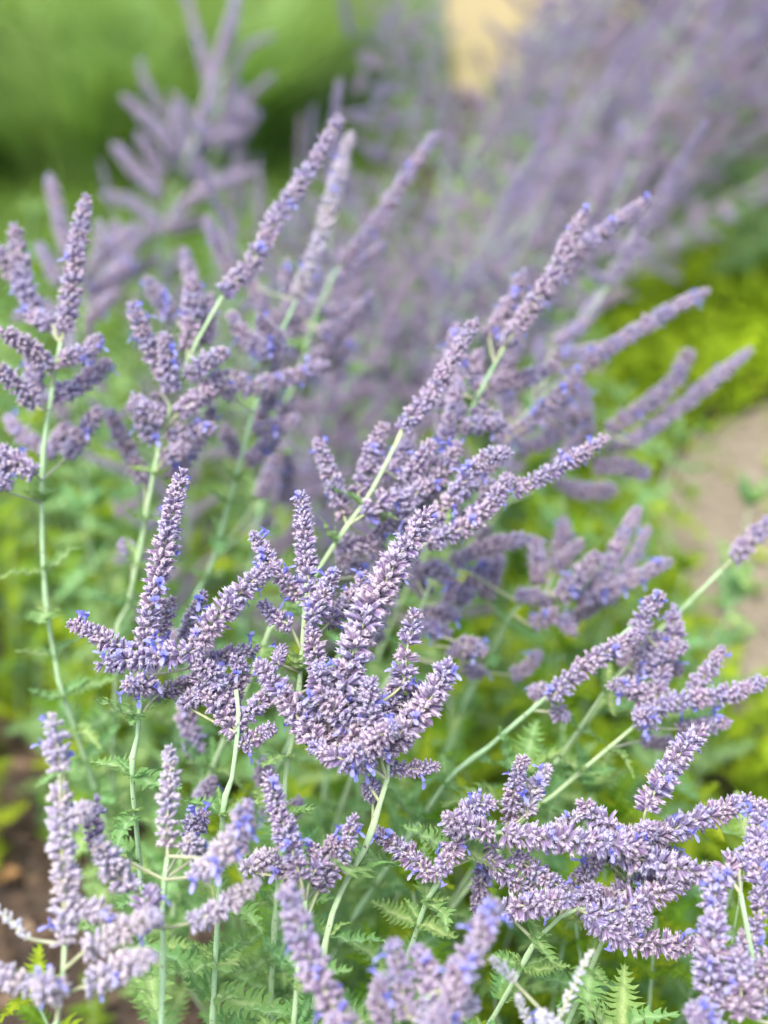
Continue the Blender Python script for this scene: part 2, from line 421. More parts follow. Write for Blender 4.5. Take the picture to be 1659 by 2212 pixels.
chips('path_gravel', 2600, rg_path, 'pebble', .013, 'loose pale gravel and chips lying on the sandy path', 'gravel')

# ------------------------------------------------------------------ lawn, ground cover, ornamental grass
def blade(acc, p, h, wd, lean, az, rng=random, n=4, tn=None):
    d = Vector((math.cos(az), math.sin(az), 0)); s = Vector((-d.y, d.x, 0)); o = len(acc[0]); t0 = rng.random() if tn is None else tn
    for i in range(n + 1):
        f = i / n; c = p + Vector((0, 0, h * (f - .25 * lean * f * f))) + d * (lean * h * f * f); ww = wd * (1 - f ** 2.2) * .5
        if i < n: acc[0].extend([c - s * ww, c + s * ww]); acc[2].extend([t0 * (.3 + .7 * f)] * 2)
        else: acc[0].append(c); acc[2].append(t0)
    for i in range(n - 1): a = o + 2 * i; acc[1].append((a, a + 1, a + 3, a + 2))
    a = o + 2 * (n - 1); acc[1].append((a, a + 1, a + 2))
acc = ([], [], [])
for _ in range(16000):
    x, y = random.uniform(-2.2, .1), random.uniform(1.9, 4.6)
    if x > -.45 + (y - 2.4) * .0 and y < 2.2: continue
    blade(acc, Vector((x, y, 0)), random.uniform(.03, .075), .005, random.uniform(.1, .8), random.uniform(0, 6.28), n=2)
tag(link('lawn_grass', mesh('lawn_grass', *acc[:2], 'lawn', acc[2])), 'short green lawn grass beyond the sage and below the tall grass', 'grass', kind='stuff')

def grass_clump(x, y, rad, h, n, label):
    e = link('ornamental_grass', None, None, (x, y, 0)); tag(e, label, 'grass clump', 'tall ornamental grasses behind the sage')
    for part in range(3):
        acc = ([], [], [])
        for _ in range(n // 60):           # blades grow in bunches that lean together
            a0 = random.uniform(0, 6.28); tn0 = random.random(); ln = random.uniform(.35, 1.2)
            for _ in range(20):
                a = a0 + random.gauss(0, .25); rr = rad * math.sqrt(random.random()) * .5
                p = Vector((rr * math.cos(a), rr * math.sin(a), -.01))
                blade(acc, p, h * random.uniform(.5, 1.25), random.uniform(.008, .014), ln * random.uniform(.8, 1.2), a, n=6, tn=min(1, max(0, tn0 + random.gauss(0, .12))))
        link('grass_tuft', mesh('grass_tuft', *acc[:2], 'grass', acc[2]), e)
    return e
rows = [(4.15, .50, 'front row at the lawn'), (4.85, .58, 'middle row behind the lawn'), (5.7, .66, 'back row furthest from the lawn')]
for y0, h, rw in rows:
    for j in range(6):
        x = -2.78 + .46 * j + random.uniform(-.1, .1) + (.12 if y0 > 4.3 else 0)
        lab = ['arching green grass clump at the outer end of the ' + rw, 'arching green grass clump second from the outer end of the ' + rw, 'arching green grass clump third from the outer end of the ' + rw,
               'arching green grass clump third from the sage end of the ' + rw, 'arching green grass clump second from the sage end of the ' + rw, 'arching green grass clump at the sage end of the ' + rw][j]
        grass_clump(x, y0 + random.uniform(-.12, .12), random.uniform(.45, .6), h * random.uniform(.9, 1.1), 840, lab)

def cover_geo(n, region, hmax, size):
    acc = ([], [], [])
    for _ in range(n):
        x, y, hm = region(); z = hmax * hm * random.random() ** .7
        L = size * random.uniform(.6, 1.3); a = random.uniform(0, 6.28); pit = random.uniform(-.2, 1.0)
        d = Vector((math.cos(a) * math.cos(pit), math.sin(a) * math.cos(pit), math.sin(pit))); s = Vector((-math.sin(a), math.cos(a), 0)); up = s.cross(d)
        p = Vector((x, y, z)); o = len(acc[0]); t = random.random()
        for f, ww, b in ((0, 0, 0), (.35, .32, .05), (.35, -.32, .05), (.7, .3, .02), (.7, -.3, .02), (1, 0, -.08)):
            acc[0].append(p + d * L * f + s * L * ww - up * L * b); acc[2].append(t)
        acc[1].extend([(o, o + 1, o + 2), (o + 1, o + 3, o + 4, o + 2), (o + 3, o + 5, o + 4)])
    return acc
def rg_cover():
    while True:
        x, y = random.uniform(.12, 1.5), random.uniform(.9, 3.5)
        if in_poly(x, y, PATH):
            if not (random.random() < .035): continue
            return x, y, .25
        # thick between the sage and the path, thinner at the path
        if y < 1.05 and x < .2: continue
        e = min(1, .35 + random.random())
        return x, y, e
acc = cover_geo(15000, rg_cover, .13, .030)
tag(link('ground_cover', mesh('ground_cover', *acc[:2], 'cover', acc[2])), 'low bright yellow-green ground cover between the sage and the path', 'ground cover', kind='stuff')

# ------------------------------------------------------------------ leafy shoots under the flowers
def make_shoot(mat, h, lean, n_nodes, size, joined):
    line, L = smooth_line([Vector((0, 0, -.01)), Vector((lean * .3, 0, h * .5)), Vector((lean, 0, h))], 24)
    e = link('leafy_shoot', None)
    V, F, T = tube(line, 1.5 * MM, .6 * MM, 5); link('stem', mesh('stem', V, F, 'stem', T, True), e)
    add_leaves(e, Vector(), line, mat, .12, 1.0, L * .88 / n_nodes, size)
    for k in range(4):
        q = leaf_quat(Vector((0, 0, 1)), k * 1.57 + .3, R(random.uniform(15, 45))); link('leaf', random.choice(LEAF[mat]), e, line[-1], q, size * .5)
    return e
SHOOT = {'leaf': [make_shoot('leaf', .34, random.uniform(.0, .1), 9, .052, 0) for _ in range(4)],
         'leaf_lime': [make_shoot('leaf_lime', .30, random.uniform(.0, .1), 9, .052, 0) for _ in range(4)]}
shoot_spots = []
random.seed(5)
tries = 0
while len(shoot_spots) < 225 and tries < 12000:
    tries += 1
    x, y = random.uniform(-.75, .5), random.uniform(.5, 2.1)
    if len(shoot_spots) < 34: x, y = random.uniform(-.12, .32), random.uniform(.5, .76)
    if y < 1.12 and x < -.125: continue
    if y < 1.3 and x < -.42: continue
    if x > .36 - .03 * y and y < 1.5: continue
    if in_poly(x + .05, y, PATH): continue
    if any((x - a) ** 2 + (y - b) ** 2 < .042 ** 2 for a, b, *_ in shoot_spots): continue
    shoot_spots.append((x, y))
used = set()
for i, (x, y) in enumerate(shoot_spots):
    mat = 'leaf_lime' if random.random() < (.68 if y < 1.5 else .5) else 'leaf'
    k = random.randrange(4); proto = SHOOT[mat][k]
    o = copy_tree(proto) if (mat, k) in used else proto
    used.add((mat, k))
    s = random.uniform(.85, 1.2) * (1.27 if y < .77 else 1.2 if y < .95 else 1.12)
    o.location = (x, y, 0); o.rotation_euler = (random.gauss(0, .12), random.gauss(0.05, .12), random.uniform(0, 6.28)); o.scale = (s, s, s)
    hue = 'yellow-green' if mat == 'leaf_lime' else 'grey-green'
    where = ('beside the bare mulch' if x < -.08 and y < 1.15 else 'at the lawn edge' if x < -.25 else 'next to the yellow-green ground cover' if x > .2
             else 'under the thickest flower cluster' if y < .85 else 'between the stems behind the thickest flower cluster' if y < 1.35 else 'under the blurred purple thicket')
    tag(o, 'leafy %s sage shoot without flowers %s' % (hue, where), 'leafy shoot', '%s shoots %s' % (hue, where))
for mat in SHOOT:
    for k in range(4):
        if (mat, k) not in used:
            for c in list(SHOOT[mat][k].children): bpy.data.objects.remove(c)
            bpy.data.objects.remove(SHOOT[mat][k])

# ------------------------------------------------------------------ sage stalks of the near shrub
random.seed(23)
G = 'flowering stalks of the near sage shrub'
# in focus
make_stalk('sage stalk with a tall upright spike above spikes spreading flat to both sides', G,
    [(292, 1760, .80), (298, 1580, .78), (312, 1420, .76)],
    [([(310, 1395), (345, 1230), (370, 1120), (395, 1020)], dict(fat=1.02, bloom=.22, dt=0)),
     ([(420, 1400), (480, 1325), (535, 1265), (590, 1222)], dict(fat=1.05, bloom=.2, dt=-.005, d=.75)),
     ([(430, 1405), (350, 1418), (280, 1425), (215, 1437)], dict(d=.745, dt=-.01, bloom=.25)),
     ([(285, 1412), (215, 1375), (152, 1345)], dict(fat=.85, dt=.0, bloom=.1)),
     ([(340, 1380), (355, 1330), (372, 1292)], dict(fat=.8, d=.80)),
     ([(425, 1440), (480, 1420), (555, 1400)], dict(fat=.8, d=.775, dt=.01)),
     ([(330, 1482, .75), (275, 1478, .715)], dict(fat=.95, bloom=.35)),
     ([(345, 1500), (420, 1470)], dict(fat=.8, d=.785)),
     ([(395, 1380), (440, 1280)], dict(fat=.75, d=.84, gap=6))], leaf_size=.036)
make_stalk('sage stalk with short curved spikes leaning both ways like a V', G,
    [(478, 1830, .755), (500, 1690, .75), (515, 1560, .75), (510, 1490, .755)],
    [([(510, 1580), (470, 1530), (440, 1480), (420, 1430)], dict(fat=.98, dt=0)),
     ([(515, 1562), (550, 1530), (585, 1490)], dict(fat=.9, dt=0, bloom=.2)),
     ([(520, 1612), (550, 1595), (592, 1570)], dict(fat=.8, dt=0)),
     ([(500, 1545), (470, 1465), (425, 1435)], dict(fat=.95, d=.765, bloom=.2)),
     ([(495, 1530), (520, 1455), (505, 1420)], dict(fat=.85, d=.78)),
     ([(400, 1520, .77), (445, 1490, .75)], dict(fat=.8))], leaf_size=.04, leaves=(.3, .95))
make_stalk('sage stalk with a stacked upright spike and short side spikes behind the big centre cluster', G,
    [(615, 1720, .80), (640, 1560, .79), (662, 1260, .78)],
    [([(668, 1300), (660, 1180), (652, 1068)], dict(fat=.92, dt=.01)),
     ([(640, 1287), (590, 1225), (547, 1155)], dict(fat=.85, dt=0, bloom=.25)),
     ([(672, 1340), (700, 1285), (722, 1235)], dict(fat=.95, d=.765, bloom=.2)),
     ([(625, 1352), (595, 1335), (563, 1303)], dict(fat=.8, d=.775, dt=0)),
     ([(690, 1470), (680, 1410), (672, 1350)], dict(fat=.92, d=.765, dt=0)),
     ([(712, 1345), (755, 1295), (790, 1240)], dict(fat=.85, d=.81, dt=.02, bloom=.25)),
     ([(600, 1430), (610, 1400)], dict(fat=.6, d=.76))], leaf_size=.034)
make_stalk('sage stalk with the thickest cluster, its long spike rising over a pale bare stem', G,
    [(690, 2110, .72), (735, 1930, .735), (790, 1830, .745), (825, 1720, .75), (840, 1640, .75), (790, 1540, .75)],
    [([(740, 1500), (785, 1350), (845, 1235), (925, 1108)], dict(fat=1.42, dt=0, d=.745, gap=3.7, bloom=.18, taper=.55)),
     ([(868, 1480), (878, 1410), (897, 1322)], dict(fat=1.0, gap=6.3, d=.75, bloom=.3, dt=0)),
     ([(828, 1625), (900, 1550), (942, 1490), (966, 1440)], dict(fat=1.22, d=.735, gap=4.0, bloom=.22, dt=0, taper=.75)),
     ([(690, 1610), (625, 1520), (562, 1435)], dict(fat=1.1, d=.742, gap=4.0, dt=0)),
     ([(675, 1570), (690, 1500), (690, 1440)], dict(fat=1.0, d=.755, bloom=.25)),
     ([(790, 1610), (775, 1520), (765, 1450)], dict(fat=1.1, d=.75)),
     ([(770, 1600), (720, 1530), (690, 1490)], dict(fat=1.05, d=.74)),
     ([(810, 1600), (840, 1530), (860, 1465)], dict(fat=1.0, d=.76, bloom=.25)),
     ([(820, 1620), (800, 1540), (800, 1470)], dict(fat=1.0, d=.735, bloom=.2)),
     ([(840, 1610), (875, 1560), (905, 1480)], dict(fat=1.0, d=.765, bloom=.25)),
     ([(750, 1620), (700, 1580), (650, 1545)], dict(fat=1.0, d=.755)),
     ([(740, 1560), (720, 1500), (735, 1440)], dict(fat=1.0, d=.765)),
     ([(800, 1645, .75), (740, 1640, .72), (675, 1610, .735)], dict(fat=1.0, bloom=.15)),
     ([(800, 1600), (815, 1560), (835, 1500)], dict(fat=1.05, d=.74, bloom=.25)),
     ([(765, 1620), (745, 1580), (740, 1530)], dict(fat=1.05, d=.738, bloom=.2)),
     ([(785, 1640), (810, 1600), (850, 1570)], dict(fat=1.0, d=.732, bloom=.2)),
     ([(720, 1600), (650, 1560), (610, 1500)], dict(fat=1.0, d=.75, bloom=.2)),
     ([(845, 1662), (895, 1660), (945, 1655)], dict(fat=.75, d=.755, dt=0)),
     ([(805, 1720, .775), (800, 1690, .75)], dict(fat=.85)),
     ([(770, 1650, .75), (765, 1625, .71)], dict(fat=1.0, bloom=.3))],
    root=(-.03, .75), leaf_size=.044, r=2.25, leaves=(.3, .93))
make_stalk('sage stalk with one thick tilted spike standing clear above the flat branched cluster', G,
    [(1290, 2060, .80), (1340, 1950, .78), (1375, 1850, .765), (1390, 1790, .76)],
    [([(1397, 1745), (1440, 1670), (1480, 1615), (1515, 1582)], dict(fat=1.12, d=.75, dt=0, gap=4.0, bloom=.12, taper=.75)),
     ([(1390, 1810, .76), (1400, 1790, .73)], dict(fat=1.05)),
     ([(1360, 1815), (1300, 1775), (1255, 1735)], dict(fat=1.05, d=.752, dt=0)),
     ([(1395, 1815), (1480, 1782), (1560, 1752), (1620, 1725)], dict(fat=1.05, d=.755, dt=.03)),
     ([(1350, 1850), (1440, 1870), (1560, 1900)], dict(fat=1.15, d=.745, dt=-.02, bloom=.2)),
     ([(1310, 1850), (1350, 1840), (1420, 1850)], dict(fat=1.0, d=.78, bloom=.2)),
     ([(1330, 1880), (1380, 1850), (1470, 1850)], dict(fat=1.0, d=.79, bloom=.3))], root=(.14, .82), leaf_size=.03)
make_stalk('sage stalk with a nearly level pale spike and knobbly flower heads at its bend', G,
    [(900, 2010, .80), (950, 1900, .775), (990, 1830, .76), (1040, 1800, .752), (1085, 1798, .75)],
    [([(1095, 1803), (1180, 1812), (1270, 1818), (1378, 1828)], dict(fat=1.15, d=.742, gap=3.9, dt=-.01, mat='calyx', bloom=.12, taper=.85)),
     ([(1060, 1798), (1000, 1780), (965, 1765)], dict(fat=1.0, d=.745, dt=-.015, bloom=.15)),
     ([(985, 1790), (1020, 1745), (1065, 1735)], dict(fat=1.0, d=.76, bloom=.25)),
     ([(985, 1800), (975, 1850), (935, 1895)], dict(fat=.95, d=.755, bloom=.25)),
     ([(930, 1890), (885, 1850), (815, 1800)], dict(fat=.95, d=.76, dt=.01, bloom=.15)),
     ([(1100, 1770), (1110, 1710), (1130, 1638)], dict(fat=.85, d=.79)),
     ([(1135, 1760), (1155, 1705), (1185, 1657)], dict(fat=.85, d=.785, mat='calyx_pale', bloom=.2)),
     ([(1200, 1790), (1250, 1760)], dict(fat=.7, gap=7, d=.775, mat='calyx_pale')),
     ([(1050, 1850), (1100, 1900), (1160, 1930)], dict(fat=.9, d=.77, gap=5)),
     ([(1060, 1830), (1040, 1900), (1035, 1990)], dict(fat=.9, d=.80, gap=5.5)),
     ([(1110, 1850), (1170, 1890), (1215, 1920)], dict(fat=.9, d=.775, gap=5))], root=(.03, .78), leaf_size=.036)
make_stalk('sage stalk whose long spikes sweep out level and low under the flat cluster', G,
    [(1120, 2100, .78), (1180, 2010, .765), (1230, 1970, .755), (1290, 1960, .75)],
    [([(1095, 1965), (1160, 1955), (1238, 1940)], dict(fat=1.05, d=.742, dt=-.015, bloom=.15)),
     ([(1270, 1975), (1330, 2020), (1420, 2040), (1515, 2042)], dict(fat=1.1, d=.74, dt=.0, bloom=.25)),
     ([(1290, 1975), (1390, 1945), (1500, 1890)], dict(fat=1.1, d=.745, dt=-.01, bloom=.2)),
     ([(1300, 1955), (1360, 1920), (1440, 1890)], dict(fat=1.0, d=.765)),
     ([(1250, 1950), (1290, 1920)], dict(fat=.95, d=.775)),
     ([(1230, 1930), (1280, 1870), (1300, 1840)], dict(fat=.9, d=.785, bloom=.2)),
     ([(1330, 1990, .745), (1400, 1985, .73)], dict(fat=1.05, bloom=.25))], root=(.1, .8), leaf_size=.03)
# front, out of focus
make_stalk('sage stalk with broad bluish drooping spikes crowding in front of the level spikes', G,
    [(1700, 2300, .66), (1660, 2200, .66), (1625, 2060, .67), (1600, 1930, .68)],
    [([(1560, 1885), (1540, 1960), (1530, 2050)], dict(fat=1.05, d=.69, dt=-.02, bloom=.2)),
     ([(1540, 2170), (1535, 2080), (1545, 1990)], dict(fat=1.25, d=.655, dt=0, bloom=.2, taper=.8)),
     ([(1645, 1960), (1640, 1850), (1640, 1735)], dict(fat=1.05, d=.70, dt=.02, bloom=.2)),
     ([(1590, 2150), (1612, 2050), (1640, 1985)], dict(fat=1.1, d=.68, dt=0, bloom=.25)),
     ([(1610, 2190), (1600, 2120), (1595, 2060)], dict(fat=1.2, d=.64, dt=0, bloom=.25)),
     ([(1540, 2230), (1520, 2200), (1500, 2190)], dict(fat=1.1, d=.63, dt=-.02, bloom=.3)),
     ([(1650, 2180), (1655, 2110), (1659, 2060)], dict(fat=1.1, d=.65, bloom=.25)),
     ([(1580, 1900), (1570, 1870), (1590, 1850)], dict(fat=1.0, d=.71)),
     ([(1600, 1870), (1640, 1830), (1650, 1790)], dict(fat=1.0, d=.715))], root=(.2, .66), leaf_size=.03, leaves=(.3, .7))
make_stalk('blurred violet sage stalk with one long thick spike leaning across the leaves', G,
    [(790, 2330, .56), (760, 2260, .565), (745, 2225, .57)],
    [([(742, 2215), (690, 2120), (650, 2020), (622, 1925)], dict(fat=1.12, d=.575, dt=.005, gap=4.6, bloom=.4, taper=.7)),
     ([(770, 2250), (720, 2200)], dict(fat=1.0, d=.57, bloom=.4))], root=(.0, .62), leaves=(.3, .6))
make_stalk('slim lavender sage stalk rising behind the blurred violet spike', G,
    [(640, 2150, .70), (655, 2050, .70), (660, 1960, .70), (650, 1900, .70)],
    [([(648, 1895), (622, 1810), (598, 1740), (580, 1672)], dict(fat=.95, d=.69, dt=.01, bloom=.18)),
     ([(670, 1900), (690, 1860), (670, 1825)], dict(fat=.85, d=.70, gap=5)),
     ([(690, 1920), (735, 1850), (768, 1765)], dict(fat=.85, d=.715, gap=5.2, dt=0)),
     ([(640, 1900), (600, 1870), (560, 1850)], dict(fat=.85, d=.71)),
     ([(700, 1890), (720, 1840), (715, 1810)], dict(fat=.7, d=.73, gap=6)),
     ([(530, 1880), (570, 1860), (590, 1840)], dict(fat=.95, d=.72, mat='calyx_pale'))], root=(-.04, .72), leaf_size=.036, leaves=(.3, .95))
make_stalk('pale whitish sage stalk with a gappy upright spike over the bare mulch', G,
    [(110, 2330, .60), (122, 2215, .605), (136, 2100, .61), (140, 2040, .615)],
    [([(138, 2035), (142, 1930), (132, 1800), (128, 1710)], dict(fat=1.0, d=.615, dt=.005, gap=5.2, mat='calyx_pale', bloom=.12, taper=.9)),
     ([(128, 1660), (122, 1600), (112, 1545)], dict(fat=.95, d=.62, dt=0, gap=6.5, mat='calyx_pale', taper=.5)),
     ([(60, 2025), (20, 1985), (-30, 1950)], dict(fat=.6, gap=5.5, d=.61, dt=0, mat='calyx_grey', bloom=0)),
     ([(190, 2050), (260, 2010), (340, 1975)], dict(fat=.95, d=.605, dt=-.01, gap=4.6, mat='calyx_pale', bloom=.12)),
     ([(60, 2130), (25, 2115), (-20, 2090)], dict(fat=.95, d=.60, dt=0, mat='calyx_pale')),
     ([(125, 2140, .60), (85, 2130, .575)], dict(fat=1.1, mat='calyx_pale', bloom=.4)),
     ([(205, 2120), (265, 2090), (330, 2065)], dict(fat=1.05, d=.60, dt=-.015, mat='calyx_pale', bloom=.2)),
     ([(150, 1770), (190, 1745)], dict(fat=.9, d=.625, mat='calyx_pale', bloom=.3)),
     ([(135, 1640), (100, 1605)], dict(fat=.7, d=.625, bloom=.2)),
     ([(150, 1960), (200, 1965), (240, 1980)], dict(fat=.9, d=.62, mat='calyx_pale', bloom=.2))], root=(-.13, .62), leaves=(.25, .5), skip=.4)
make_stalk('sage stalk with a tiered upright spike and side spikes on thin arching yellow twigs', G,
    [(345, 2330, .66), (348, 2212, .66), (352, 2060, .665), (352, 1930, .67), (362, 1850, .67)],
    [([(362, 1825), (362, 1740), (368, 1670), (365, 1612)], dict(fat=.88, d=.672, dt=0, gap=5.6, mat='calyx_pale', bloom=.03, taper=.5)),
     ([(278, 1915), (240, 1870), (215, 1820)], dict(fat=1.1, d=.655, dt=-.01, gap=4.4, mat='calyx_pale', bloom=.05)),
     ([(205, 1820), (200, 1770), (208, 1725)], dict(fat=.85, d=.665, dt=0, bloom=.08)),
     ([(428, 1890), (470, 1855), (505, 1800)], dict(fat=.95, d=.635, dt=-.02, mat='calyx_pale', bloom=.25)),
     ([(500, 1850), (520, 1790), (530, 1740)], dict(fat=.95, d=.62, dt=-.01, bloom=.35)),
     ([(415, 1992), (480, 1960), (555, 1905)], dict(fat=.85, d=.635, dt=.0, mat='calyx_pale', bloom=.05)),
     ([(425, 1845, .69), (405, 1815, .67)], dict(fat=.9, mat='calyx_pale')),
     ([(330, 2000), (315, 1960), (330, 1925)], dict(fat=1.05, d=.63, bloom=.08)),
     ([(410, 1800), (440, 1760)], dict(fat=.9, d=.74, bloom=.25))], root=(-.09, .68), leaves=(.3, .75), leaf_size=.03)
make_stalk('blurred violet sage stalk with several short spikes bunched low before the leaves', G,
    [(900, 2330, .57), (910, 2240, .57), (925, 2150, .575)],
    [([(985, 2120), (1030, 2040), (1070, 1950)], dict(fat=.95, d=.57, dt=0, bloom=.35)),
     ([(880, 2190), (865, 2110), (850, 2035)], dict(fat=.85, d=.575, dt=0, gap=5.5)),
     ([(930, 2200), (930, 2120), (900, 2050)], dict(fat=1.0, d=.57, bloom=.25)),
     ([(960, 2210), (985, 2140), (990, 2080)], dict(fat=1.0, d=.575, bloom=.25)),
     ([(830, 2230), (820, 2160), (825, 2110)], dict(fat=.8, d=.58, gap=5.5, bloom=.2)),
     ([(940, 2235, .57), (950, 2190, .55)], dict(fat=1.0, bloom=.25)),
     ([(1000, 2180), (1030, 2160)], dict(fat=.8, d=.6, mat='calyx_pale'))], root=(.03, .62), leaves=(.3, .6))
make_stalk('young sage stalk with thin whitish unopened spikes low among the leaves', G,
    [(1160, 2330, .62), (1185, 2260, .62), (1200, 2215, .625)],
    [([(1205, 2205), (1235, 2140), (1260, 2085), (1282, 2050)], dict(fat=.5, d=.63, dt=0, gap=6.4, mat='calyx_grey', bloom=.03, taper=.45)),
     ([(1150, 2230), (1125, 2170), (1120, 2150)], dict(fat=.45, gap=5, d=.64, mat='calyx_grey', bloom=0)),
     ([(1110, 2120), (1085, 2090), (1060, 2070)], dict(fat=.55, gap=6, d=.64, mat='calyx_grey', bloom=0)),
     ([(1195, 2225), (1170, 2190)], dict(fat=.8, d=.62, mat='calyx_grey', bloom=.3))], root=(.09, .66), leaves=(.3, .6))
# behind the focus
make_stalk('sage stalk on a slanting bare stem, tipped by a slender spike over short side spikes', G,
    [(560, 1420, .92), (640, 1310, .91), (720, 1180, .90), (800, 1065, .90), (870, 930, .91)],
    [([(870, 925), (925, 860), (970, 790), (1025, 695)], dict(fat=.95, dt=.02, gap=5, bloom=.1)),
     ([(742, 1110), (715, 1030), (685, 955)], dict(fat=.95, d=.92, dt=.0)),
     ([(775, 1060), (800, 990), (830, 920)], dict(fat=1.0, d=.93, gap=5.5, bloom=.25)),
     ([(790, 1110), (840, 1080), (900, 1070)], dict(fat=1.0, d=.89, bloom=.2)),
     ([(810, 1160), (870, 1120), (880, 1070)], dict(fat=1.0, d=.93, bloom=.25)),
     ([(730, 1180), (790, 1175), (825, 1165)], dict(fat=.9, d=.92)),
     ([(790, 1240), (750, 1215), (730, 1190)], dict(fat=.85, d=.96)),
     ([(900, 1050), (960, 960), (990, 830)], dict(fat=1.0, d=.95, gap=5, dt=.04, bloom=.2)),
     ([(860, 1060), (900, 1010), (930, 960)], dict(fat=1.0, d=.93, bloom=.25)),
     ([(900, 1130), (880, 1090), (930, 1040)], dict(fat=1.0, d=.92, bloom=.25))], leaf_size=.03, skip=.5, extra=4)
make_stalk('sage stalk with a lone spike on a bare twig reaching over the ground cover', G,
    [(780, 1330, .92), (920, 1175, .90), (1010, 1130, .895), (1090, 1080, .89)],
    [([(1115, 1060), (1180, 1025), (1250, 985), (1310, 945)], dict(fat=.88, dt=.02, gap=4.8, bloom=.2)),
     ([(925, 1170), (1000, 1140), (1060, 1090), (1100, 1030)], dict(fat=1.0, d=.88, bloom=.15)),
     ([(930, 1140), (990, 1060), (1050, 990), (1100, 980)], dict(fat=1.0, d=.90, bloom=.2)),
     ([(960, 1100), (1020, 1040), (1090, 975)], dict(fat=.95, d=.94, bloom=.2)),
     ([(900, 1100), (950, 1030), (990, 960)], dict(fat=.95, d=.93, bloom=.25)),
     ([(960, 1150), (1040, 1100), (1060, 1040)], dict(fat=.95, d=.92, bloom=.2))], skip=.5, extra=3)
make_stalk('tall sage stalk with arms spread like a candelabra over the mulch and lawn edge', G,
    [(150, 1540, 1.0), (118, 1420, .98), (95, 1250, .96), (92, 1000, .95), (115, 830, .95), (130, 740, .95)],
    [([(138, 715), (158, 610), (170, 510), (188, 428)], dict(fat=1.05, dt=.01, bloom=.15)),
     ([(108, 795), (60, 750), (5, 715)], dict(fat=1.0, d=.94, dt=-.02)),
     ([(135, 775), (180, 765), (217, 728)], dict(fat=.95, d=.94, bloom=.2)),
     ([(120, 855), (175, 830), (235, 785)], dict(fat=1.0, d=.96, bloom=.25, dt=.03)),
     ([(75, 870), (35, 830), (-10, 795)], dict(fat=1.0, d=.93)),
     ([(85, 690), (55, 620), (30, 490)], dict(fat=1.1, d=1.05)),
     ([(60, 640), (20, 570), (0, 540)], dict(fat=1.1, d=1.08)),
     ([(110, 700), (85, 690), (60, 680)], dict(fat=1.0, d=.98, bloom=.3)),
     ([(70, 870), (75, 800), (60, 760)], dict(fat=1.0, d=1.0)),
     ([(100, 980), (120, 960), (150, 920)], dict(fat=1.1, d=1.1)),
     ([(145, 985), (175, 940), (215, 885)], dict(fat=1.0, d=1.02)),
     ([(80, 960), (40, 930), (15, 900)], dict(fat=.95, d=1.12)),
     ([(70, 1020), (40, 1000), (-5, 970)], dict(fat=1.0, d=.90, bloom=.3)),
     ([(5, 1055), (0, 1010), (-15, 980)], dict(fat=1.0, d=.90))], root=(-.17, 1.02), leaf_size=.032, leaves=(.3, .9), skip=0)
make_stalk('tall sage stalk whose long jointed spike slants up with a blue tip', G,
    [(250, 1420, 1.06), (270, 1330, 1.05), (300, 1200, 1.03), (345, 960, 1.0), (400, 790, 1.0), (480, 640, 1.0)],
    [([(485, 630), (550, 560), (600, 470), (660, 380), (735, 258)], dict(fat=1.05, dt=.04, gap=5.2, bloom=.25)),
     ([(370, 830), (320, 740), (285, 660)], dict(fat=1.05, d=.98, bloom=.2)),
     ([(370, 840), (365, 780), (355, 725)], dict(fat=1.05, d=.98, bloom=.2)),
     ([(405, 750), (412, 680), (415, 600)], dict(fat=1.05, d=1.02, gap=5.4)),
     ([(440, 740), (450, 690), (455, 640)], dict(fat=1.0, d=1.05, bloom=.2)),
     ([(390, 890), (440, 850), (490, 805)], dict(fat=1.05, d=.97, bloom=.3)),
     ([(410, 810), (450, 780), (490, 760)], dict(fat=1.0, d=.98)),
     ([(350, 900), (310, 880), (290, 855)], dict(fat=1.0, d=.98)),
     ([(330, 950), (305, 900), (285, 870)], dict(fat=1.0, d=1.0)),
     ([(365, 945), (420, 930), (460, 925)], dict(fat=.95, d=1.0, bloom=.2)),
     ([(360, 985), (385, 975), (400, 968)], dict(fat=1.0, d=1.0)),
     ([(345, 850), (345, 900), (320, 925)], dict(fat=1.0, d=1.03)),
     ([(310, 1040), (270, 960), (235, 890)], dict(fat=1.0, d=1.06, bloom=.2)),
     ([(376, 690), (345, 645), (318, 604)], dict(fat=1.05, d=1.15, bloom=.2)),
     ([(430, 660), (410, 600), (400, 540)], dict(fat=1.05, d=1.2)),
     ([(285, 1195), (262, 1170)], dict(fat=.9, d=1.05, bloom=.3))], root=(-.1, 1.12), leaf_size=.03, leaves=(.3, .88), skip=0, extra=2)
